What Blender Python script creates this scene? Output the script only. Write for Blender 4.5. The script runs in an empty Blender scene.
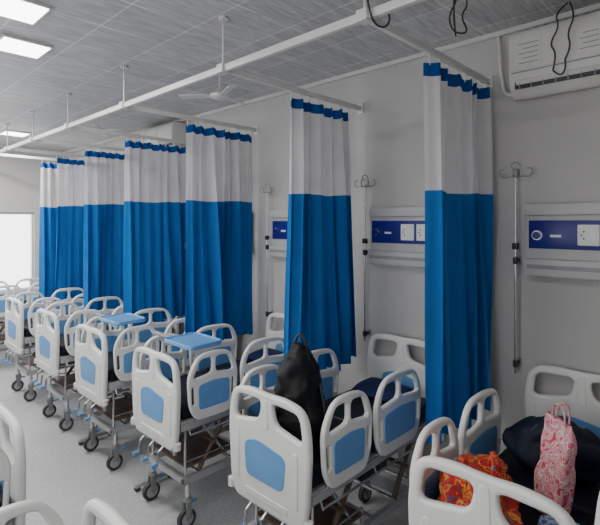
import bpy, bmesh, math, random
from mathutils import Vector, Matrix, noise
random.seed(4)
C = bpy.context.scene.collection
H = 2.08
XW = 3.10
CZ = 3.31
ZR = 3.00
YF = 8.7
XL = -0.85
YB = -1.6

# ---------------- materials ----------------
def new_mat(name):
    m = bpy.data.materials.new(name); m.use_nodes = True
    nt = m.node_tree
    b = nt.nodes['Principled BSDF']
    return m, nt, b

def mat(name, col, rough=0.5, metal=0.0, nscale=None, namt=0.08, bump=0.0, bscale=60, spec=0.5):
    m, nt, b = new_mat(name)
    b.inputs['Base Color'].default_value = (*col, 1)
    b.inputs['Roughness'].default_value = rough
    b.inputs['Metallic'].default_value = metal
    b.inputs['Specular IOR Level'].default_value = spec
    tc = nt.nodes.new('ShaderNodeTexCoord')
    if nscale:
        n = nt.nodes.new('ShaderNodeTexNoise'); n.inputs['Scale'].default_value = nscale
        n.inputs['Detail'].default_value = 4
        r = nt.nodes.new('ShaderNodeValToRGB')
        r.color_ramp.elements[0].position = 0.3; r.color_ramp.elements[1].position = 0.7
        r.color_ramp.elements[0].color = (*[c*(1-namt) for c in col], 1)
        r.color_ramp.elements[1].color = (*[min(1, c*(1+namt)) for c in col], 1)
        nt.links.new(tc.outputs['Object'], n.inputs['Vector'])
        nt.links.new(n.outputs['Fac'], r.inputs['Fac'])
        nt.links.new(r.outputs['Color'], b.inputs['Base Color'])
    if bump:
        n2 = nt.nodes.new('ShaderNodeTexNoise'); n2.inputs['Scale'].default_value = bscale
        bp = nt.nodes.new('ShaderNodeBump'); bp.inputs['Strength'].default_value = bump
        bp.inputs['Distance'].default_value = 0.01
        nt.links.new(tc.outputs['Object'], n2.inputs['Vector'])
        nt.links.new(n2.outputs['Fac'], bp.inputs['Height'])
        nt.links.new(bp.outputs['Normal'], b.inputs['Normal'])
    return m

def cloth(name, col, transl=0.25, transp=0.0):
    m = bpy.data.materials.new(name); m.use_nodes = True
    nt = m.node_tree; nt.nodes.clear()
    out = nt.nodes.new('ShaderNodeOutputMaterial')
    tc = nt.nodes.new('ShaderNodeTexCoord')
    n = nt.nodes.new('ShaderNodeTexNoise'); n.inputs['Scale'].default_value = 7
    r = nt.nodes.new('ShaderNodeValToRGB')
    r.color_ramp.elements[0].color = (*[c*0.9 for c in col], 1)
    r.color_ramp.elements[1].color = (*[min(1, c*1.08) for c in col], 1)
    nt.links.new(tc.outputs['Object'], n.inputs['Vector']); nt.links.new(n.outputs['Fac'], r.inputs['Fac'])
    d = nt.nodes.new('ShaderNodeBsdfDiffuse'); t = nt.nodes.new('ShaderNodeBsdfTranslucent')
    nt.links.new(r.outputs['Color'], d.inputs['Color']); nt.links.new(r.outputs['Color'], t.inputs['Color'])
    mx = nt.nodes.new('ShaderNodeMixShader'); mx.inputs[0].default_value = transl
    nt.links.new(d.outputs[0], mx.inputs[1]); nt.links.new(t.outputs[0], mx.inputs[2])
    last = mx
    if transp:
        tr = nt.nodes.new('ShaderNodeBsdfTransparent')
        m2 = nt.nodes.new('ShaderNodeMixShader'); m2.inputs[0].default_value = transp
        nt.links.new(mx.outputs[0], m2.inputs[1]); nt.links.new(tr.outputs[0], m2.inputs[2]); last = m2
    nt.links.new(last.outputs[0], out.inputs['Surface'])
    return m

def emis(name, col, s):
    m, nt, b = new_mat(name)
    b.inputs['Base Color'].default_value = (*col, 1)
    b.inputs['Emission Color'].default_value = (*col, 1)
    b.inputs['Emission Strength'].default_value = s
    return m

M_wall = mat('wall_paint', (0.49, 0.478, 0.465), 0.7, nscale=1.5, namt=0.07, bump=0.05)
M_white = mat('abs_white', (0.78, 0.77, 0.74), 0.35, nscale=6, namt=0.03)
M_blue = mat('abs_blue', (0.13, 0.32, 0.62), 0.35, nscale=10, namt=0.05)
M_steel = mat('painted_steel', (0.45, 0.45, 0.46), 0.35, metal=0.3, nscale=12, namt=0.06)
M_chrome = mat('chrome', (0.6, 0.6, 0.61), 0.22, metal=0.9, nscale=12, namt=0.05)
M_brown = mat('underframe_bronze', (0.16, 0.11, 0.08), 0.45, metal=0.3, nscale=12, namt=0.1)
M_rubber = mat('rubber', (0.05, 0.05, 0.055), 0.6, nscale=20, namt=0.2)
M_mattress = mat('mattress_cover', (0.007, 0.008, 0.015), 0.5, nscale=5, namt=0.2, bump=0.1, bscale=12, spec=0.3)
M_navy = mat('navy_fabric', (0.008, 0.018, 0.075), 0.75, nscale=9, namt=0.2, bump=0.3, bscale=14, spec=0.25)
M_dnavy = mat('dark_navy_nylon', (0.005, 0.008, 0.022), 0.65, nscale=9, namt=0.3, bump=0.4, bscale=12, spec=0.3)
M_black = mat('black_fabric', (0.005, 0.005, 0.007), 0.6, nscale=15, namt=0.3, bump=0.5, bscale=16, spec=0.3)
M_rail = mat('rail_white', (0.66, 0.65, 0.63), 0.4, nscale=8, namt=0.04)
M_cw = cloth('curtain_mesh_white', (0.68, 0.66, 0.68), 0.28, 0.18)
M_cb = cloth('curtain_blue', (0.018, 0.155, 0.45), 0.15)
M_ch = cloth('curtain_header_blue', (0.010, 0.08, 0.31), 0.08)
M_sock = mat('socket_white', (0.8, 0.8, 0.78), 0.4, nscale=10, namt=0.02)
M_pblue = mat('panel_blue', (0.012, 0.015, 0.20), 0.3, nscale=8, namt=0.1)
M_panel = mat('panel_white', (0.48, 0.475, 0.47), 0.4, nscale=8, namt=0.04)
M_ac = mat('ac_plastic', (0.64, 0.625, 0.60), 0.4, nscale=5, namt=0.03)
M_dark = mat('dark_plastic', (0.03, 0.03, 0.035), 0.5, nscale=9, namt=0.1)
M_grey = mat('grey_plastic', (0.28, 0.29, 0.30), 0.5, nscale=9, namt=0.1)
M_paper = mat('paper', (0.66, 0.65, 0.62), 0.8, nscale=14, namt=0.05)
M_frame = mat('window_aluminium', (0.6, 0.6, 0.6), 0.4, metal=0.2, nscale=9, namt=0.05)
M_light = emis('light_diffuser', (1, 0.99, 0.97), 9.0)

# floor
M_floor, nt, b = new_mat('floor_vinyl')
tc = nt.nodes.new('ShaderNodeTexCoord')
n1 = nt.nodes.new('ShaderNodeTexNoise'); n1.inputs['Scale'].default_value = 45; n1.inputs['Detail'].default_value = 6
n2 = nt.nodes.new('ShaderNodeTexNoise'); n2.inputs['Scale'].default_value = 2.0
r = nt.nodes.new('ShaderNodeValToRGB')
r.color_ramp.elements[0].position = 0.35; r.color_ramp.elements[1].position = 0.62
r.color_ramp.elements[0].color = (0.48, 0.485, 0.485, 1); r.color_ramp.elements[1].color = (0.61, 0.615, 0.615, 1)
mx = nt.nodes.new('ShaderNodeMix'); mx.data_type = 'RGBA'; mx.blend_type = 'MULTIPLY'; mx.inputs[0].default_value = 0.15
nt.links.new(tc.outputs['Object'], n1.inputs['Vector']); nt.links.new(tc.outputs['Object'], n2.inputs['Vector'])
nt.links.new(n1.outputs['Fac'], r.inputs['Fac'])
nt.links.new(r.outputs['Color'], mx.inputs['A']); nt.links.new(n2.outputs['Fac'], mx.inputs['B'])
nt.links.new(mx.outputs['Result'], b.inputs['Base Color'])
b.inputs['Roughness'].default_value = 0.28

# ceiling tiles
M_ceil, nt, b = new_mat('ceiling_tiles')
tc = nt.nodes.new('ShaderNodeTexCoord')
br = nt.nodes.new('ShaderNodeTexBrick')
br.offset = 0.0; br.squash = 1.0
br.inputs['Scale'].default_value = 1.0
br.inputs['Brick Width'].default_value = 0.42; br.inputs['Row Height'].default_value = 0.42
br.inputs['Mortar Size'].default_value = 0.006; br.inputs['Mortar Smooth'].default_value = 0.1
br.inputs['Color1'].default_value = (0.51, 0.515, 0.52, 1); br.inputs['Color2'].default_value = (0.59, 0.59, 0.59, 1)
br.inputs['Mortar'].default_value = (0.78, 0.78, 0.77, 1)
nt.links.new(tc.outputs['Object'], br.inputs['Vector'])
n1 = nt.nodes.new('ShaderNodeTexNoise'); n1.inputs['Scale'].default_value = 24; n1.inputs['Detail'].default_value = 6
mp = nt.nodes.new('ShaderNodeMapping'); mp.inputs['Scale'].default_value = (0.3, 2.2, 1)
nt.links.new(tc.outputs['Object'], mp.inputs['Vector']); nt.links.new(mp.outputs['Vector'], n1.inputs['Vector'])
r = nt.nodes.new('ShaderNodeValToRGB')
r.color_ramp.elements[0].position = 0.35; r.color_ramp.elements[1].position = 0.65
r.color_ramp.elements[0].color = (0.66, 0.66, 0.66, 1); r.color_ramp.elements[1].color = (1, 1, 1, 1)
mx = nt.nodes.new('ShaderNodeMix'); mx.data_type = 'RGBA'; mx.blend_type = 'MULTIPLY'; mx.inputs[0].default_value = 0.9
nt.links.new(n1.outputs['Fac'], r.inputs['Fac'])
nt.links.new(br.outputs['Color'], mx.inputs['A']); nt.links.new(r.outputs['Color'], mx.inputs['B'])
nt.links.new(mx.outputs['Result'], b.inputs['Base Color'])
b.inputs['Roughness'].default_value = 0.5

def patch_mat(name, cols, scale, rough=0.7, dist=0.0):
    m, nt, b = new_mat(name)
    tc = nt.nodes.new('ShaderNodeTexCoord')
    n = nt.nodes.new('ShaderNodeTexNoise'); n.inputs['Scale'].default_value = scale
    n.inputs['Detail'].default_value = 3; n.inputs['Distortion'].default_value = dist
    r = nt.nodes.new('ShaderNodeValToRGB'); r.color_ramp.interpolation = 'CONSTANT'
    el = r.color_ramp.elements
    while len(el) > 1: el.remove(el[-1])
    el[0].position = 0; el[0].color = (*cols[0], 1)
    for i, c in enumerate(cols[1:], 1):
        e = el.new(0.3+0.4*i/len(cols)); e.color = (*c, 1)
    nt.links.new(tc.outputs['Object'], n.inputs['Vector']); nt.links.new(n.outputs['Fac'], r.inputs['Fac'])
    nt.links.new(r.outputs['Color'], b.inputs['Base Color'])
    b.inputs['Roughness'].default_value = rough
    return m
M_patch = patch_mat('patchwork_cloth', [(0.06, 0.10, 0.25), (0.45, 0.015, 0.02), (0.50, 0.015, 0.015), (0.62, 0.30, 0.05), (0.52, 0.02, 0.015), (0.45, 0.012, 0.03), (0.58, 0.10, 0.02), (0.10, 0.2, 0.3)], 15, dist=1.0)
M_pink = patch_mat('pink_print', [(0.45, 0.03, 0.08), (0.55, 0.10, 0.16), (0.60, 0.50, 0.46), (0.55, 0.20, 0.24), (0.58, 0.30, 0.32), (0.5, 0.05, 0.10), (0.62, 0.55, 0.52)], 26, dist=0.6)
M_stripe = patch_mat('blue_grey_print', [(0.08, 0.13, 0.28), (0.3, 0.36, 0.45), (0.04, 0.07, 0.18)], 40)

# ---------------- mesh builder ----------------
def eval_curve(cu):
    ob = bpy.data.objects.new('tmpc', cu); C.objects.link(ob)
    dg = bpy.context.evaluated_depsgraph_get(); dg.update()
    me = bpy.data.meshes.new_from_object(ob.evaluated_get(dg))
    bpy.data.objects.remove(ob); bpy.data.curves.remove(cu)
    return me

def rpoly(pts, r, n=5):
    out = []; N = len(pts)
    for i in range(N):
        p = Vector(pts[i]); a = Vector(pts[i-1]); c = Vector(pts[(i+1) % N])
        d1 = (a-p); d2 = (c-p)
        rr = min(r, d1.length*0.48, d2.length*0.48)
        s = p+d1.normalized()*rr; e = p+d2.normalized()*rr
        for k in range(n+1):
            t = k/n
            out.append(((1-t)**2*s+2*t*(1-t)*p+t*t*e))
    return out

class MB:
    def __init__(s): s.bm = bmesh.new(); s.mats = []
    def mi(s, m):
        if m not in s.mats: s.mats.append(m)
        return s.mats.index(m)
    def _merge(s, me, m, M=None):
        i = s.mi(m)
        if M is not None: me.transform(M)
        for p in me.polygons: p.material_index = i
        s.bm.from_mesh(me); bpy.data.meshes.remove(me)
    def _tmp(s, t, m, M=None):
        me = bpy.data.meshes.new('t'); t.to_mesh(me); t.free(); s._merge(me, m, M)
    def box(s, lo, hi, m, bev=0.004, seg=2, M=None):
        t = bmesh.new(); bmesh.ops.create_cube(t, size=1)
        c = [(a+b)/2 for a, b in zip(lo, hi)]; d = [abs(b-a) for a, b in zip(lo, hi)]
        for v in t.verts: v.co = Vector((c[0]+v.co.x*d[0], c[1]+v.co.y*d[1], c[2]+v.co.z*d[2]))
        if bev: bmesh.ops.bevel(t, geom=t.edges[:], offset=min(bev, min(d)*0.45), segments=seg, affect='EDGES', profile=0.6)
        s._tmp(t, m, M)
    def rod(s, p, q, r, m, seg=10, r2=None):
        p = Vector(p); q = Vector(q); d = q-p
        t = bmesh.new()
        bmesh.ops.create_cone(t, cap_ends=True, segments=seg, radius1=r, radius2=r if r2 is None else r2, depth=d.length)
        M = Matrix.Translation((p+q)/2) @ d.to_track_quat('Z', 'Y').to_matrix().to_4x4()
        s._tmp(t, m, M)
    def ball(s, c, r, m, sc=(1, 1, 1), u=14, v=9):
        t = bmesh.new(); bmesh.ops.create_uvsphere(t, u_segments=u, v_segments=v, radius=r)
        s._tmp(t, m, Matrix.Translation(c) @ Matrix.Diagonal((*sc, 1)))
    def tube(s, pts, r, m, cyc=False, res=3, bez=False):
        cu = bpy.data.curves.new('t', 'CURVE'); cu.dimensions = '3D'; cu.bevel_depth = r; cu.bevel_resolution = res
        cu.use_fill_caps = True
        sp = cu.splines.new('NURBS' if bez else 'POLY'); sp.points.add(len(pts)-1)
        for i, p in enumerate(pts): sp.points[i].co = (*p, 1)
        sp.use_cyclic_u = cyc
        if bez: sp.order_u = 3; sp.use_endpoint_u = True; sp.resolution_u = 6
        s._merge(eval_curve(cu), m)
    def plate(s, outline, holes, th, bev, m, M):
        cu = bpy.data.curves.new('p', 'CURVE'); cu.dimensions = '2D'; cu.fill_mode = 'BOTH'
        cu.extrude = max(0.0005, th/2-bev); cu.bevel_depth = bev; cu.bevel_resolution = 2; cu.offset = -bev
        for pl in [outline]+holes:
            sp = cu.splines.new('POLY'); sp.points.add(len(pl)-1); sp.use_cyclic_u = True
            for i, p in enumerate(pl): sp.points[i].co = (p[0], p[1], 0, 1)
        s._merge(eval_curve(cu), m, M)
    def loft(s, secs, m, n=28, amp=0.0, freq=8, M=None, seed=0):
        t = bmesh.new(); rings = []
        for (z, cx, cy, rx, ry, pw) in secs:
            ring = []
            for k in range(n):
                a = 2*math.pi*k/n; ca, sa = math.cos(a), math.sin(a)
                x = cx+rx*math.copysign(abs(ca)**(2/pw), ca); y = cy+ry*math.copysign(abs(sa)**(2/pw), sa)
                co = Vector((x, y, z))
                if amp:
                    dn = noise.noise(co*freq+Vector((seed, 0, 0)))*amp+noise.noise(co*freq*2.7+Vector((seed, 3, 0)))*amp*0.35
                    co += Vector((ca, sa, 0.4))*dn
                    co.z = max(co.z, secs[0][0]) if M is None else co.z
                ring.append(t.verts.new(co))
            rings.append(ring)
        for a, b2 in zip(rings[:-1], rings[1:]):
            for k in range(n): t.faces.new((a[k], a[(k+1) % n], b2[(k+1) % n], b2[k]))
        t.faces.new(rings[0][::-1]); t.faces.new(rings[-1])
        s._tmp(t, m, M)
    def mesh(s, name, ang=40):
        me = bpy.data.meshes.new(name); s.bm.to_mesh(me); s.bm.free()
        for m in s.mats: me.materials.append(m)
        me.shade_smooth(); me.set_sharp_from_angle(angle=math.radians(ang))
        return me
    def obj(s, name, loc=(0, 0, 0), rot=(0, 0, 0), ang=40):
        o = bpy.data.objects.new(name, s.mesh(name, ang)); C.objects.link(o)
        o.location = loc; o.rotation_euler = rot
        return o
def dense(secs, k=4):
    out = []
    for a, b_ in zip(secs[:-1], secs[1:]):
        for i in range(k):
            t = i/k; out.append(tuple(x+(y-x)*t for x, y in zip(a, b_)))
    out.append(secs[-1]); return out

# ---------------- room shell ----------------
def simple(name, boxes, m):
    b_ = MB()
    for lo, hi in boxes: b_.box(lo, hi, m, bev=0)
    return b_.obj(name)
simple('floor', [((XL-0.15, YB-0.15, -0.1), (XW+0.15, YF+0.15, 0))], M_floor)
simple('ceiling', [((XL-0.15, YB-0.15, CZ), (XW+0.15, YF+0.15, CZ+0.1))], M_ceil)
simple('wall_right', [((XW, YB-0.15, 0), (XW+0.15, YF+0.15, CZ))], M_wall)
simple('wall_back', [((XL, YB-0.15, 0), (XW, YB, CZ))], M_wall)
wx0, wx1, wz0, wz1 = 0.1, 2.62, 0.95, 2.24
simple('wall_far', [((XL, YF, 0), (XW, YF+0.15, wz0)), ((XL, YF, wz1), (XW, YF+0.15, CZ)),
                    ((XL, YF, wz0), (wx0, YF+0.15, wz1)), ((wx1, YF, wz0), (XW, YF+0.15, wz1))], M_wall)
fill_wins = [(0.2, 1.6), (2.4, 3.8), (4.6, 6.0), (6.7, 8.1)]  # left-wall windows out of view, added to let in side light
bx = [((XL-0.15, YB, 0), (XL, YF, 1.3)), ((XL-0.15, YB, 2.6), (XL, YF, CZ))]
ys = [YB]+[v for p in fill_wins for v in p]+[YF]
for i in range(0, len(ys), 2): bx.append(((XL-0.15, ys[i], 1.3), (XL, ys[i+1], 2.6)))
simple('wall_left', bx, M_wall)
def window(name, axis, a0, a1, z0, z1, pos, n):
    w = MB(); f = 0.035
    def bb(u0, u1, za, zb, th=0.03):
        if axis == 'x': w.box((u0, pos-th, za), (u1, pos+th, zb), M_frame, 0.003)
        else: w.box((pos-th, u0, za), (pos+th, u1, zb), M_frame, 0.003)
    bb(a0, a1, z0, z0+f); bb(a0, a1, z1-f, z1); bb(a0, a0+f, z0+f, z1-f); bb(a1-f, a1, z0+f, z1-f)
    for i in range(1, n):
        u = a0+(a1-a0)*i/n; bb(u-f/2, u+f/2, z0+f, z1-f, 0.022)
    w.obj(name)
window('window_1', 'x', wx0, wx1, wz0, wz1, YF+0.07, 4)
for i, (a, b2) in enumerate(fill_wins): window('window_%d' % (i+2), 'y', a, b2, 1.3, 2.6, XL-0.07, 2)
simple('baseboard_right', [((XW-0.012, YB, 0), (XW, YF, 0.1))], M_grey)
simple('baseboard_far', [((XL, YF-0.012, 0), (XW-0.012, YF, 0.1))], M_grey)
simple('trim_1', [((XW-0.03, YB, CZ-0.03), (XW, YF-0.03, CZ))], M_rail)
simple('trim_2', [((XL, YF-0.03, CZ-0.03), (XW, YF, CZ))], M_rail)

# ---------------- ceiling lights ----------------
lm = None
def ceiling_light(x, y, s=0.14, power=8):
    global lm
    if lm is None:
        w = MB(); w.box((-s-0.015, -s-0.015, -0.02), (s+0.015, s+0.015, 0), M_rail, 0.003)
        w.box((-s, -s, -0.026), (s, s, -0.018), M_light, 0.002); lm = w.mesh('ceiling_light')
    o = bpy.data.objects.new('ceiling_light', lm); C.objects.link(o); o.location = (x, y, CZ)
    l = bpy.data.lights.new('lamp', 'AREA'); l.shape = 'SQUARE'; l.size = 2*s; l.energy = power; l.color = (1, 0.98, 0.95)
    lo = bpy.data.objects.new('lamp', l); C.objects.link(lo); lo.parent = o; lo.location = (0, 0, -0.035)
ceiling_light(0.80, 3.02, power=15); ceiling_light(1.02, 3.66, power=16)
for y, p in ((5.2, 24), (6.6, 34), (7.9, 38)): ceiling_light(0.96, y, power=p)
ceiling_light(1.95, 7.3, power=26)
ceiling_light(0.2, -0.6, power=6); ceiling_light(0.2, 1.2, power=11)  # unseen panels near the camera, added as soft overall fill

# ---------------- bed parts ----------------
W = 0.63; L = 1.33
MYZ = Matrix(((0, 0, 1, 0), (1, 0, 0, 0), (0, 1, 0, 0), (0, 0, 0, 1)))
MXZ = Matrix(((1, 0, 0, 0), (0, 0, 1, 0), (0, 1, 0, 0), (0, 0, 0, 1)))
def endboard(top, base):
    w = MB()
    h = top
    out = rpoly([(0.06, base), (W-0.06, base), (W-0.02, base+0.10), (W, h-0.20), (W-0.035, h-0.03), (W-0.19, h-0.005), (W/2, h-0.015), (0.19, h-0.005), (0.035, h-0.03), (0, h-0.20), (0.02, base+0.10)], 0.08)
    h1 = rpoly([(0.05, h-0.20), (0.255, h-0.16), (0.28, h-0.052), (0.075, h-0.06)], 0.045)
    h2 = [Vector((W-p[0], p[1])) for p in h1][::-1]
    w.plate(out, [h1, h2], 0.04, 0.015, M_white, MYZ)
    pa = rpoly([(0.18, base+0.15), (W-0.16, base+0.15), (W-0.145, h-0.30), (0.38, h-0.265), (0.16, h-0.30)], 0.045)
    w.plate(pa, [], 0.048, 0.004, M_blue, MYZ)
    w.plate(rpoly([(0.29, h-0.20), (0.34, h-0.20), (0.335, h-0.04), (0.295, h-0.04)], 0.02), [], 0.048, 0.006, M_white, MYZ)
    for a, b_ in ((0.075, 0.115), (W-0.105, W-0.07)):
        w.plate(rpoly([(a, base+0.10), (b_, base+0.10), (b_, h-0.25), (a, h-0.25)], 0.018), [], 0.049, 0.006, M_white, MYZ)
    w.plate(rpoly([(0.14, base+0.045), (W-0.14, base+0.045), (W-0.15, base+0.085), (0.15, base+0.085)], 0.018), [], 0.049, 0.006, M_white, MYZ)
    return w.mesh('endboard')
me_foot = endboard(1.19, 0.56)
me_head = endboard(1.25, 0.62)
def siderail(Lr):
    w = MB()
    out = rpoly([(0.07, 0.75), (Lr-0.07, 0.75), (Lr-0.015, 0.84), (Lr, 1.05), (Lr-0.07, 1.18), (Lr*0.5, 1.20), (0.09, 1.19), (0.0, 1.06), (0.015, 0.84)], 0.07)
    g = 0.014
    hA = rpoly([(0.04, 1.03), (Lr*0.5-g, 1.05), (Lr*0.5-g, 1.16), (0.095, 1.155)], 0.035)
    hB = rpoly([(Lr*0.5+g, 1.05), (Lr-0.04, 1.03), (Lr-0.085, 1.15), (Lr*0.5+g, 1.16)], 0.035)
    hC = rpoly([(0.035, 0.86), (0.06, 0.86), (0.055, 0.98), (0.03, 0.98)], 0.01)
    hD = [Vector((Lr-p[0], p[1])) for p in hC][::-1]
    w.plate(out, [hA, hB, hC, hD], 0.03, 0.010, M_white, MXZ)
    pa = rpoly([(0.085, 0.82), (Lr-0.085, 0.82), (Lr-0.08, 0.985), (Lr*0.5, 1.0), (0.08, 0.985)], 0.03)
    w.plate(pa, [], 0.037, 0.004, M_blue, MXZ)
    return w.mesh('side_rail')
me_r1 = siderail(0.42); me_r2 = siderail(0.50)

w = MB()
w.box((0.04, 0.035, 0.755), (0.60, W-0.035, 0.86), M_mattress, 0.03, 4)
w.box((0.604, 0.035, 0.755), (L-0.045, W-0.035, 0.865), M_mattress, 0.03, 4)
w.tube([(0.045, 0.034, 0.808), (L-0.05, 0.034, 0.812)], 0.005, M_navy)
me_mat = w.mesh('mattress')
w = MB()
for y in (0.02, W-0.05): w.box((0.03, y, 0.69), (L-0.04, y+0.03, 0.735), M_steel, 0.005)
w.box((0.03, 0.03, 0.735), (L-0.05, W-0.03, 0.753), M_steel, 0.004)
for x in (0.06, 0.35, 0.66, 0.95, 1.24): w.box((x, 0.03, 0.69), (x+0.035, W-0.03, 0.73), M_steel, 0.004)
zl = 0.30
for y in (0.06, W-0.10): w.box((0.07, y, zl), (L-0.10, y+0.035, zl+0.05), M_steel, 0.006)
for x in (0.07, 0.6, L-0.14): w.box((x, 0.06, zl+0.002), (x+0.04, W-0.07, zl+0.048), M_steel, 0.006)
for y in (0.10, W-0.12):
    w.rod((0.20, y, 0.33), (0.48, y, 0.70), 0.016, M_brown); w.rod((0.86, y, 0.33), (1.12, y, 0.70), 0.016, M_brown)
    w.rod((0.48, y, 0.33), (0.22, y, 0.70), 0.012, M_chrome); w.rod((1.10, y, 0.33), (0.88, y, 0.70), 0.012, M_chrome)
for x in (0.33, 0.98): w.rod((x, 0.07, 0.515), (x, W-0.08, 0.515), 0.014, M_brown)
for x in (0.20, 0.48, 0.86, 1.12): w.rod((x, 0.07, 0.345), (x, W-0.08, 0.345), 0.012, M_chrome)
w.rod((0.05, W*0.5, 0.60), (1.1, W*0.5, 0.60), 0.013, M_brown)
w.rod((0.05, W*0.3, 0.60), (0.6, W*0.3, 0.60), 0.011, M_chrome)
w.rod((0.05, W*0.7, 0.60), (0.9, W*0.7, 0.60), 0.011, M_chrome)
w.box((0.10, 0.08, 0.40), (0.52, W-0.10, 0.415), M_brown, 0.004)
w.box((0.56, 0.10, 0.56), (0.80, W-0.12, 0.66), M_dark, 0.01)
for y in (0.09, W-0.11): w.rod((0.10, y, 0.44), (0.52, y, 0.44), 0.006, M_chrome)
for (x, y) in ((0.10, 0.09), (0.52, 0.09), (0.10, W-0.11), (0.52, W-0.11)): w.rod((x, y, 0.345), (x, y, 0.70 if x < 0.2 else 0.44), 0.009, M_chrome)
for x in (0.045, L-0.07):
    for y in (0.13, W-0.13): w.rod((x, y, 0.50), (x, y, 0.74), 0.014, M_steel)
    w.rod((x, 0.13, 0.52), (x, W-0.13, 0.52), 0.012, M_steel)
for i, y in enumerate((W*0.3, W*0.5, W*0.7)):
    w.rod((0.06, y, 0.60), (-0.045, y, 0.53), 0.008, M_chrome)
    w.rod((-0.045, y, 0.53), (-0.055, y, 0.45), 0.008, M_chrome)
    w.rod((-0.055, y, 0.45), (-0.10, y, 0.45), 0.014, M_blue)
for y, s in ((0.0, 1), (W, -1)):
    for x in (0.13, 0.36, 0.60, 0.87):
        w.rod((x, y+s*0.04, 0.71), (x, y-s*0.012, 0.80), 0.009, M_chrome)
    w.rod((0.09, y+s*0.01, 0.655), (1.02, y+s*0.01, 0.655), 0.007, M_chrome)
    for x in (0.09, 0.55, 1.02): w.rod((x, y+s*0.01, 0.655), (x, y+s*0.03, 0.70), 0.006, M_chrome)
for x in (-0.005, L):
    for y in (0.02, W-0.02):
        w.rod((x, y, 0.585), (x, y, 0.63), 0.024, M_white, 14)
me_frame = w.mesh('frame')
w = MB()
for x in (0.11, L-0.13):
    for y in (0.075, W-0.08):
        w.rod((x, y, 0.20), (x, y, zl+0.01), 0.018, M_chrome, 12)
        w.rod((x, y, 0.185), (x, y, 0.205), 0.032, M_grey, 14)
        for d in (-0.022, 0.022):
            w.box((x-0.025, y+d-0.003, 0.07), (x+0.02, y+d+0.003, 0.19), M_grey, 0.002)
        w.rod((x-0.01, y-0.015, 0.068), (x-0.01, y+0.015, 0.068), 0.066, M_rubber, 22)
        w.rod((x-0.01, y-0.018, 0.068), (x-0.01, y+0.018, 0.068), 0.044, M_steel, 18)
        w.rod((x-0.01, y-0.028, 0.068), (x-0.01, y+0.028, 0.068), 0.010, M_chrome, 10)
        w.box((x+0.01, y-0.012, 0.155), (x+0.075, y+0.012, 0.17), M_blue, 0.004)
me_cast = w.mesh('castors')
def pillow_mesh(rx, ry, rz, m, name):
    t = bmesh.new(); bmesh.ops.create_uvsphere(t, u_segments=36, v_segments=18, radius=1)
    for v in t.verts:
        x, y, z = v.co
        rr = max(abs(x), abs(y), 1e-6); q = math.hypot(x, y)
        k = (q/rr) ** 0.75 if q > 1e-6 else 1
        zz = z*(1-0.35*min(1, q)**4)
        v.co = Vector((x*k*rx, y*k*ry, zz*rz+rz+noise.noise(Vector((x*2, y*2, z)))*rz*0.15))
    w = MB(); w._tmp(t, m); return w.mesh(name)
me_pil = pillow_mesh(0.13, 0.23, 0.05, M_navy, 'pillow')

def bed(x, y, flip=False, pillow=True):
    e = bpy.data.objects.new('hospital_bed', None); C.objects.link(e)
    e.location = (x, y, 0)
    if flip: e.rotation_euler = (0, 0, math.pi)
    def ch(name, me, loc=(0, 0, 0), rot=(0, 0, 0)):
        o = bpy.data.objects.new(name, me); C.objects.link(o); o.parent = e; o.location = loc; o.rotation_euler = rot; return o
    ch('footboard', me_foot, (0, 0, 0)); ch('headboard', me_head, (L, 0, 0))
    ch('mattress', me_mat); ch('frame', me_frame); ch('castors', me_cast)
    for yy in (-0.015, W+0.015):
        ch('side_rail_foot', me_r1, (0.045, yy, 0)); ch('side_rail_head', me_r2, (0.49, yy, 0))
    if pillow: ch('pillow', me_pil, (L-0.22, W/2, 0.855), (0, -0.12, 0))
    return e
XF = 1.67
beds = [0.365, 1.52, 2.69, 3.78, 4.855, 5.965, 7.555]
for i, y in enumerate(beds): bed(XF, y)
for y in (1.65, 2.95, 4.1, 5.25, 6.4, 7.55): bed(0.65, y, True)

# ---------------- curtain rails ----------------
cy = [1.246, 2.288, 3.577, 4.74, 5.77, 6.74, 7.42]
XM = 1.72
w = MB()
w.box((XM-0.014, 0.1, ZR-0.02), (XM+0.014, YF-0.001, ZR+0.02), M_rail, 0.003)
for y in cy:
    w.box((XM, y-0.012, ZR-0.018), (XW-0.001, y+0.012, ZR+0.018), M_rail, 0.003)
    w.box((XW-0.01, y-0.03, ZR-0.04), (XW-0.001, y+0.03, ZR+0.04), M_rail, 0.002)
    w.rod((XM, y, ZR), (XM, y, CZ), 0.007, M_rail); w.rod((XM, y, CZ-0.012), (XM, y, CZ), 0.03, M_rail, 14)
    w.box((XM-0.03, y-0.03, ZR-0.026), (XM+0.03, y+0.03, ZR+0.026), M_rail, 0.004)
w.obj('curtain_rail')

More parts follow.
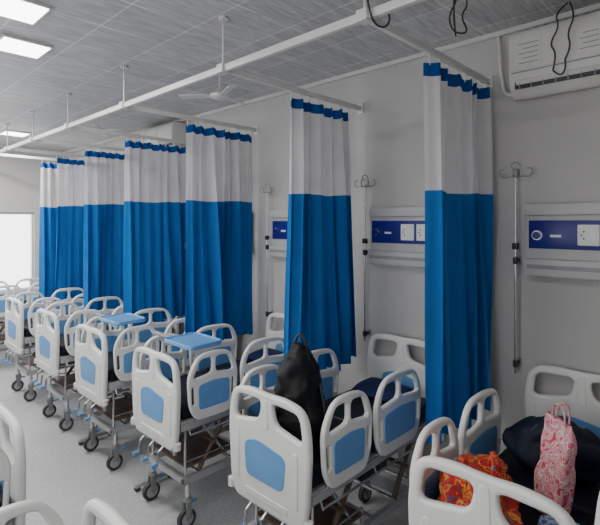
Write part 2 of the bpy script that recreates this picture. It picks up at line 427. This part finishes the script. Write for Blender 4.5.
# ---------------- curtains ----------------
def curtain(y0, x0, x1, xb0, xb1, zt, zb, nf, amp, seed, white=0.34):
    rnd = random.Random(seed)
    ph = rnd.random()*6; nx = 190
    f1, f2, f3 = rnd.uniform(0.25, 0.45), rnd.uniform(1.5, 1.8), rnd.random()*6
    H_ = zt-zb
    zrow = [0, 0.018, 0.035, 0.0351] + [0.035+(white-0.035)*k/8 for k in range(1, 9)] + [white+0.0005] + [white+(1-white)*k/18 for k in range(1, 19)]
    t = bmesh.new(); rows = []
    for f in zrow:
        row = []
        for i in range(nx+1):
            s = i/nx
            e = f**0.8
            xa = x0+(xb0-x0)*e; xb_ = x1+(xb1-x1)*e
            s2 = s+0.03*math.sin(s*math.pi)*math.sin(s*13+ph+f*2.0)
            x = xa+(xb_-xa)*s2
            edge = min(1, (1-s)*8+0.35)
            a = amp*(0.55+0.75*e)*edge*(0.75+0.35*math.sin(s*7+f3+f*2))
            th = s*nf*2*math.pi+ph+0.9*math.sin(s*5+f3)+0.7*math.sin(f*3+ph)
            yy = a*math.sin(th)+a*0.5*math.sin(th*f1+f3+f*2)+0.35*a*math.sin(th*f2+f*3)*e
            x += 0.014*math.sin(2*th+1)*(0.4+e)*(1 if 0.02 < s < 0.97 else 0)
            z = zt-H_*f
            if f < 0.036: z -= 0.015*abs(math.sin(s*nf*math.pi+ph))
            z += (0.014*math.sin(s*9+ph)+0.03*(s-0.5))*f
            row.append(t.verts.new((min(x, XW-0.008), y0+yy, z)))
        rows.append(row)
    for j in range(len(rows)-1):
        f = (zrow[j]+zrow[j+1])/2
        mi = 0 if f < 0.0351 else (1 if f < white+0.0002 else 2)
        for i in range(nx):
            fa = t.faces.new((rows[j][i], rows[j][i+1], rows[j+1][i+1], rows[j+1][i])); fa.material_index = mi
    me = bpy.data.meshes.new('t'); t.to_mesh(me); t.free()
    w = MB(); w.mats = [M_ch, M_cw, M_cb, M_rail]
    w.bm.from_mesh(me); bpy.data.meshes.remove(me)
    for k in range(nf+2):
        x = x0+0.01+(x1-x0-0.02)*k/(nf+1)
        w.rod((x, y0, zt-0.03), (x, y0, ZR-0.019), 0.004, M_rail, 6)
        w.rod((x-0.008, y0, ZR-0.024), (x+0.008, y0, ZR-0.024), 0.006, M_rail, 8)
    w.obj('privacy_curtain', ang=180)
curtain(cy[0], 2.30, 3.07, 2.29, 3.085, 2.955, 0.885, 6, 0.050, 1)
curtain(cy[1], 2.29, 2.92, 2.28, 3.02, 2.95, 0.98, 6, 0.052, 2)
curtain(cy[2], 2.29, 3.04, 2.28, 3.06, 2.95, 0.96, 7, 0.054, 3)
curtain(cy[3], 2.30, 3.05, 2.29, 3.06, 2.95, 0.98, 7, 0.054, 4, 0.33)
curtain(cy[4], 2.29, 3.02, 2.28, 3.03, 2.95, 0.98, 7, 0.054, 5, 0.33)
curtain(cy[5], 2.29, 3.02, 2.28, 3.03, 2.95, 0.98, 7, 0.052, 6, 0.33)
curtain(cy[6], 2.32, 3.02, 2.31, 3.03, 2.95, 0.98, 7, 0.052, 7, 0.33)

# ---------------- bed head panels ----------------
w = MB(); PW = 0.78
w.box((-0.05, 0, 1.76), (0, PW, 2.18), M_panel, 0.006)
w.box((-0.075, 0, 2.12), (-0.04, PW, 2.19), M_panel, 0.01)
w.box((-0.058, 0.02, 1.92), (-0.045, PW-0.02, 2.09), M_pblue, 0.004)
w.box((-0.09, 0, 1.755), (-0.04, PW, 1.86), M_panel, 0.014)
w.box((-0.094, 0.02, 1.80), (-0.088, PW-0.02, 1.825), M_grey, 0.002)
w.rod((-0.056, PW-0.07, 2.0), (-0.070, PW-0.07, 2.0), 0.030, M_chrome, 20)
w.rod((-0.07, PW-0.07, 2.0), (-0.082, PW-0.07, 2.0), 0.022, M_pblue, 16)
for k, y in enumerate((PW-0.34, PW-0.47, PW-0.60)):
    w.box((-0.066, y-0.055, 1.945), (-0.055, y+0.055, 2.065), M_sock, 0.005)
    w.box((-0.070, y-0.04, 1.96), (-0.064, y-0.004, 2.05), M_white, 0.003)
    for dz in (0.02, -0.02, 0): w.rod((-0.0685, y+0.022+(0.012 if dz == 0 else 0), 2.005+dz), (-0.065, y+0.022+(0.012 if dz == 0 else 0), 2.005+dz), 0.005, M_dark, 8)
w.box((-0.060, PW-0.20, 1.99), (-0.057, PW-0.14, 2.005), M_sock, 0.001)
me_p = w.mesh('bed_head_panel')
for y in (1.0, 2.16, 3.30, 4.42, 5.5, 6.6):
    o = bpy.data.objects.new('bed_head_panel', me_p); C.objects.link(o); o.location = (XW-0.001, y-PW, 0)

# ---------------- IV poles (wall bracketed) ----------------
w = MB()
w.rod((0, 0, 1.14), (0, 0, 1.85), 0.007, M_chrome, 12); w.rod((0, 0, 1.8), (0, 0, 2.42), 0.005, M_chrome, 10)
for z in (1.20, 1.84):
    w.box((-0.013, -0.013, z-0.022), (0.013, 0.013, z+0.022), M_dark, 0.005)
    w.box((0.0, -0.008, z-0.010), (0.064, 0.008, z+0.010), M_dark, 0.003)
    w.box((0.058, -0.018, z-0.025), (0.065, 0.018, z+0.025), M_grey, 0.002)
w.box((-0.016, -0.017, 1.91), (0.016, 0.017, 1.95), M_dark, 0.006)
for s in (-1, 1):
    for ax in (0, 1):
        def P(t, z):
            return (t*s*0.5, 0, z) if ax else (0, t*s, z)
        w.tube([P(0, 2.36), P(0.04, 2.365), P(0.075, 2.355), P(0.10, 2.38), P(0.095, 2.415), P(0.07, 2.41)], 0.0045, M_grey, bez=True)
w.tube([(0, -0.03, 2.42), (0, -0.02, 2.45), (0, 0.02, 2.45), (0, 0.03, 2.42), (0, 0, 2.40)], 0.004, M_grey, bez=True)
me_iv = w.mesh('iv_pole')
for y in (1.055, 2.20, 3.345, 4.48):
    o = bpy.data.objects.new('iv_pole', me_iv); C.objects.link(o); o.location = (XW-0.066, y, 0)

# ---------------- AC ----------------
def ac(name, x, y0, y1, z0, z1, d=0.19):
    w = MB(); h = z1-z0; Ly = y1-y0
    prof = rpoly([(0, 0.03), (-d*0.55, 0.0), (-d*0.92, 0.07), (-d, h*0.35), (-d*0.96, h-0.03), (-d*0.85, h), (0, h)], 0.03)
    t = bmesh.new()
    a = [t.verts.new((p[0], 0, p[1])) for p in prof]; b_ = [t.verts.new((p[0], Ly, p[1])) for p in prof]
    n = len(prof)
    for k in range(n): t.faces.new((a[k], a[(k+1) % n], b_[(k+1) % n], b_[k]))
    t.faces.new(a[::-1]); t.faces.new(b_)
    w._tmp(t, M_ac)
    w.box((-d*0.95, 0.03, 0.055), (-d*0.50, Ly-0.03, 0.10), M_dark, 0.004)
    for k in range(3):
        M = Matrix.Translation((-d*(0.93-0.10*k), 0, 0.075-0.018*k)) @ Matrix.Rotation(0.9, 4, 'Y')
        w.box((-0.03, 0.04, -0.003), (0.02, Ly-0.04, 0.003), M_ac, 0.001, M=M)
    for k in range(12):
        y = 0.06+k*(Ly-0.12)/11
        w.box((-d*0.99, y-0.002, 0.05), (-d*0.9, y+0.002, 0.10), M_grey, 0.0)
    w.box((-d-0.003, 0.015, h*0.36), (-d+0.01, Ly-0.015, h*0.375), M_grey, 0.001)
    w.box((-d-0.004, 0.02, h*0.40), (-d+0.02, Ly-0.02, h-0.05), M_ac, 0.008)
    w.box((-d-0.007, Ly*0.42, h*0.45), (-d-0.003, Ly*0.56, h*0.78), M_paper, 0.001)
    for k in range(4): w.box((-d-0.0085, Ly*0.435, h*(0.50+0.07*k)), (-d-0.0065, Ly*(0.545-0.02*(k % 2)), h*(0.512+0.07*k)), M_grey, 0)
    w.box((-d-0.006, Ly*0.78, h*0.43), (-d-0.003, Ly*0.95, h*0.86), M_paper, 0.001)
    for k in range(5): w.box((-d-0.0075, Ly*0.80, h*(0.48+0.07*k)), (-d-0.0055, Ly*(0.93-0.03*(k % 2)), h*(0.492+0.07*k)), M_grey, 0)
    for k in range(14):
        w.box((-d*0.85+0.0, 0.05+k*(Ly-0.1)/14, h-0.002), (-d*0.2, 0.07+k*(Ly-0.1)/14, h+0.003), M_grey, 0.001)
    # refrigerant pipe sleeve to the wall edge
    w.tube([(-0.05, Ly-0.01, 0.06), (-0.045, Ly+0.05, 0.05), (-0.04, Ly+0.10, 0.12), (-0.03, Ly+0.12, h+0.05)], 0.012, M_ac, bez=True)
    return w.obj(name, (x, y0, z0))
ac('air_conditioner', XW-0.002, 0.22, 1.05, 2.82, 3.22)
ac('air_conditioner', XW-0.002, 4.85, 5.60, 2.93, 3.25)
def cable(paths, r=0.0045):
    w = MB()
    for p in paths: w.tube(p, r, M_dark, bez=True)
    w.obj('hanging_cable')
cable([[(2.30, 1.12, CZ), (2.33, 1.09, 3.25), (2.31, 1.14, 3.16), (2.36, 1.15, 3.11), (2.34, 1.10, 3.06), (2.40, 1.07, 3.08), (2.38, 1.11, 3.17), (2.43, 1.08, 3.24), (2.40, 1.1, CZ)],
       [(2.31, 1.11, CZ), (2.29, 1.10, 3.22), (2.33, 1.12, 3.13), (2.31, 1.10, 3.04)]])
cable([[(XW-0.22, 0.80, 2.93), (XW-0.25, 0.77, 3.01), (XW-0.22, 0.82, 3.08), (XW-0.24, 0.76, 3.16), (XW-0.23, 0.79, 3.24), (XW-0.16, 0.74, CZ)],
       [(XW-0.215, 0.74, 2.98), (XW-0.245, 0.70, 3.03), (XW-0.22, 0.73, 3.12), (XW-0.24, 0.68, 3.2), (XW-0.16, 0.73, CZ)],
       [(XW-0.22, 0.80, 2.93), (XW-0.235, 0.76, 2.88), (XW-0.23, 0.73, 2.92), (XW-0.215, 0.74, 2.98)]])
cable([[(XM-0.04, 1.20, CZ), (XM-0.045, 1.21, 3.1), (XM-0.04, 1.19, 2.98), (XM+0.02, 1.20, 2.95), (XM+0.09, 1.19, 2.96), (XM+0.11, 1.18, 3.02), (XM+0.07, 1.19, 3.05)]])

# ---------------- fans ----------------
w = MB()
w.rod((0, 0, -0.03), (0, 0, 0), 0.035, M_rail, 20, 0.03); w.rod((0, 0, -0.17), (0, 0, -0.02), 0.008, M_rail, 10)
w.loft([(-0.235, 0, 0, 0.02, 0.02, 2), (-0.23, 0, 0, 0.05, 0.05, 2), (-0.215, 0, 0, 0.075, 0.075, 2), (-0.195, 0, 0, 0.078, 0.078, 2), (-0.175, 0, 0, 0.05, 0.05, 2), (-0.155, 0, 0, 0.018, 0.018, 2)], M_rail, 24)
for k in range(3):
    R = Matrix.Rotation(2*math.pi*k/3, 4, 'Z') @ Matrix.Translation((0, 0, -0.205)) @ Matrix.Rotation(0.2, 4, 'X')
    w.plate(rpoly([(0.06, -0.015), (0.12, -0.03), (0.33, -0.042), (0.34, 0.03), (0.12, 0.03), (0.06, 0.015)], 0.012), [], 0.006, 0.001, M_rail, R)
me_fan = w.mesh('ceiling_fan')
for x, y, a in ((2.31, 3.12, 0.2), (2.25, 5.3, 0.9)):
    o = bpy.data.objects.new('ceiling_fan', me_fan); C.objects.link(o); o.location = (x, y, CZ); o.rotation_euler = (0, 0, a)

# ---------------- overbed tables ----------------
def overbed(x, ybed, z=1.228):
    w = MB(); yc = W+0.10
    out = rpoly([(-0.14, 0.0), (0.14, 0.0), (0.14, 0.36), (-0.14, 0.36)], 0.05)
    w.plate(out, [], 0.022, 0.007, M_blue, Matrix.Translation((0, 0, z)))
    pts = rpoly([(-0.133, 0.007), (0.133, 0.007), (0.133, 0.353), (-0.133, 0.353)], 0.05)
    w.tube([(p[0], p[1], z+0.013) for p in pts], 0.008, M_blue, cyc=True)
    w.rod((0, yc, 0.05), (0, yc, z-0.012), 0.016, M_chrome, 12)
    w.box((-0.015, 0.10, z-0.026), (0.015, yc+0.02, z-0.010), M_steel, 0.003)
    w.box((-0.16, yc-0.02, 0.03), (0.16, yc+0.02, 0.06), M_steel, 0.006)
    for sx in (-0.14, 0.14): w.rod((sx, yc-0.012, 0.022), (sx, yc+0.012, 0.022), 0.022, M_rubber, 14)
    w.obj('overbed_table', (x, ybed, 0))
overbed(1.89, 2.69); overbed(1.89, 3.78)

# ---------------- bags ----------------
w = MB()
secs = [(0.0, 0, 0, 0.10, 0.095, 3), (0.015, 0, 0, 0.13, 0.12, 3), (0.08, 0, 0, 0.145, 0.13, 2.8), (0.18, 0, 0.0, 0.142, 0.128, 2.6), (0.28, 0.0, 0.005, 0.13, 0.115, 2.5),
        (0.37, 0, 0.01, 0.115, 0.105, 2.4), (0.44, 0.005, 0.012, 0.098, 0.092, 2.2), (0.49, 0.01, 0.012, 0.082, 0.078, 2.1), (0.53, 0.01, 0.012, 0.058, 0.058, 2), (0.55, 0.01, 0.012, 0.02, 0.025, 2)]
w.loft(dense(secs, 5), M_black, 56, amp=0.045, freq=9, seed=2)
w.loft(dense([(0.03, -0.11, 0, 0.04, 0.06, 2.5), (0.06, -0.12, 0, 0.055, 0.08, 3), (0.18, -0.12, 0, 0.05, 0.078, 3), (0.24, -0.105, 0, 0.03, 0.06, 2.5)]), M_black, 30, amp=0.015, freq=14, seed=5)
for s in (-1, 1):
    w.tube([(0.10, s*0.05, 0.05), (0.165, s*0.07, 0.15), (0.17, s*0.06, 0.32), (0.12, s*0.03, 0.46), (0.04, s*0.02, 0.52)], 0.012, M_dark, bez=True)
    w.tube([(0.02, s*0.11, 0.02), (-0.02, s*0.15, 0.08), (-0.01, s*0.14, 0.22), (0.02, s*0.10, 0.35)], 0.007, M_dark, bez=True)
w.tube([(0.01, -0.03, 0.52), (0.01, -0.02, 0.59), (0.01, 0.03, 0.59), (0.01, 0.04, 0.52)], 0.008, M_dark, bez=True)
w.obj('backpack', (1.88, 1.80, 0.862), (0, 0, 0.5))

w = MB()
secs = [(0.0, 0, 0, 0.11, 0.10, 2.5), (0.02, 0, 0, 0.145, 0.13, 2.5), (0.08, 0, 0, 0.155, 0.14, 2.4), (0.14, 0.01, 0, 0.145, 0.125, 2.2), (0.19, 0.02, 0, 0.11, 0.095, 2), (0.225, 0.02, 0, 0.05, 0.05, 2)]
w.loft(dense(secs, 5), M_patch, 72, amp=0.065, freq=12)
w.loft(dense([(0.10, 0.08, -0.04, 0.06, 0.05, 2), (0.16, 0.09, -0.05, 0.08, 0.06, 2), (0.21, 0.10, -0.05, 0.05, 0.045, 2), (0.25, 0.10, -0.05, 0.015, 0.015, 2)], 5), M_patch, 44, amp=0.05, freq=15, seed=3)
w.tube([(-0.08, -0.05, 0.15), (-0.07, -0.06, 0.26), (0.0, -0.05, 0.29), (0.05, -0.04, 0.20)], 0.008, M_patch, bez=True)
w.tube([(-0.06, 0.05, 0.15), (-0.06, 0.05, 0.24), (0.0, 0.06, 0.26), (0.06, 0.05, 0.18)], 0.008, M_patch, bez=True)
w.obj('patchwork_cloth_bag', (1.88, 0.80, 0.862), (0, 0, 0.4))
w = MB()
for k in range(4): w.loft([(k*0.018, 0.004*k, 0, 0.11-0.004*k, 0.075-0.003*k, 4), (k*0.018+0.009, 0.004*k, 0, 0.117-0.004*k, 0.08, 4), (k*0.018+0.017, 0.004*k, 0, 0.11-0.004*k, 0.075, 4)], M_stripe, 32, amp=0.01, freq=10, seed=k)
w.obj('folded_cloth', (1.92, 0.51, 0.862), (0, 0, 0.1))
w = MB()
secs = [(0.0, 0, 0, 0.04, 0.056, 5), (0.012, 0, 0, 0.048, 0.062, 5), (0.14, 0, 0, 0.045, 0.068, 5), (0.27, 0, 0, 0.034, 0.070, 5), (0.36, 0.0, 0, 0.016, 0.068, 4), (0.40, 0, 0, 0.007, 0.064, 4)]
w.loft(dense(secs), M_pink, 40, amp=0.014, freq=14, seed=7)
for s in (-1, 1):
    w.tube([(s*0.008, -0.035, 0.38), (s*0.016, -0.028, 0.45), (s*0.016, 0.0, 0.47), (s*0.016, 0.028, 0.45), (s*0.008, 0.035, 0.38)], 0.004, M_pink, bez=True)
w.obj('printed_tote_bag', (2.14, 0.60, 0.864), (0.06, 0.06, -0.5))
w = MB()
Mx = Matrix.Rotation(math.pi/2, 4, 'X')
secs = []
for k in range(29):
    t_ = k/28; f = max(0.25, math.sin(math.pi*min(1, max(0, t_*0.92+0.04)))**0.45)
    secs.append((-0.23+0.46*t_, 0, 0.11, 0.14*f, 0.115*f, 2.4))
w.loft(secs, M_dnavy, 48, amp=0.06, freq=8, M=Mx)
for s in (-1, 1): w.tube([(s*0.07, -0.09, 0.2), (s*0.06, -0.06, 0.25), (s*0.05, 0.06, 0.25), (s*0.07, 0.09, 0.2)], 0.009, M_dark, bez=True)
w.obj('duffel_bag', (2.50, 0.68, 0.868), (0, 0, 0.1))

# ---------------- world / camera ----------------
wd = bpy.data.worlds.new('World'); bpy.context.scene.world = wd; wd.use_nodes = True
bg = wd.node_tree.nodes['Background']; bg.inputs[0].default_value = (0.97, 0.985, 1.0, 1); bg.inputs[1].default_value = 4.8
cam = bpy.data.cameras.new('Camera'); co = bpy.data.objects.new('Camera', cam); C.objects.link(co)
cam.sensor_width = 36; cam.lens = 470/600*36; cam.shift_y = -40.5/600; cam.clip_start = 0.02
co.location = (0, 0, H); co.rotation_euler = (math.pi/2, 0, -math.radians(46.2))
bpy.context.scene.camera = co
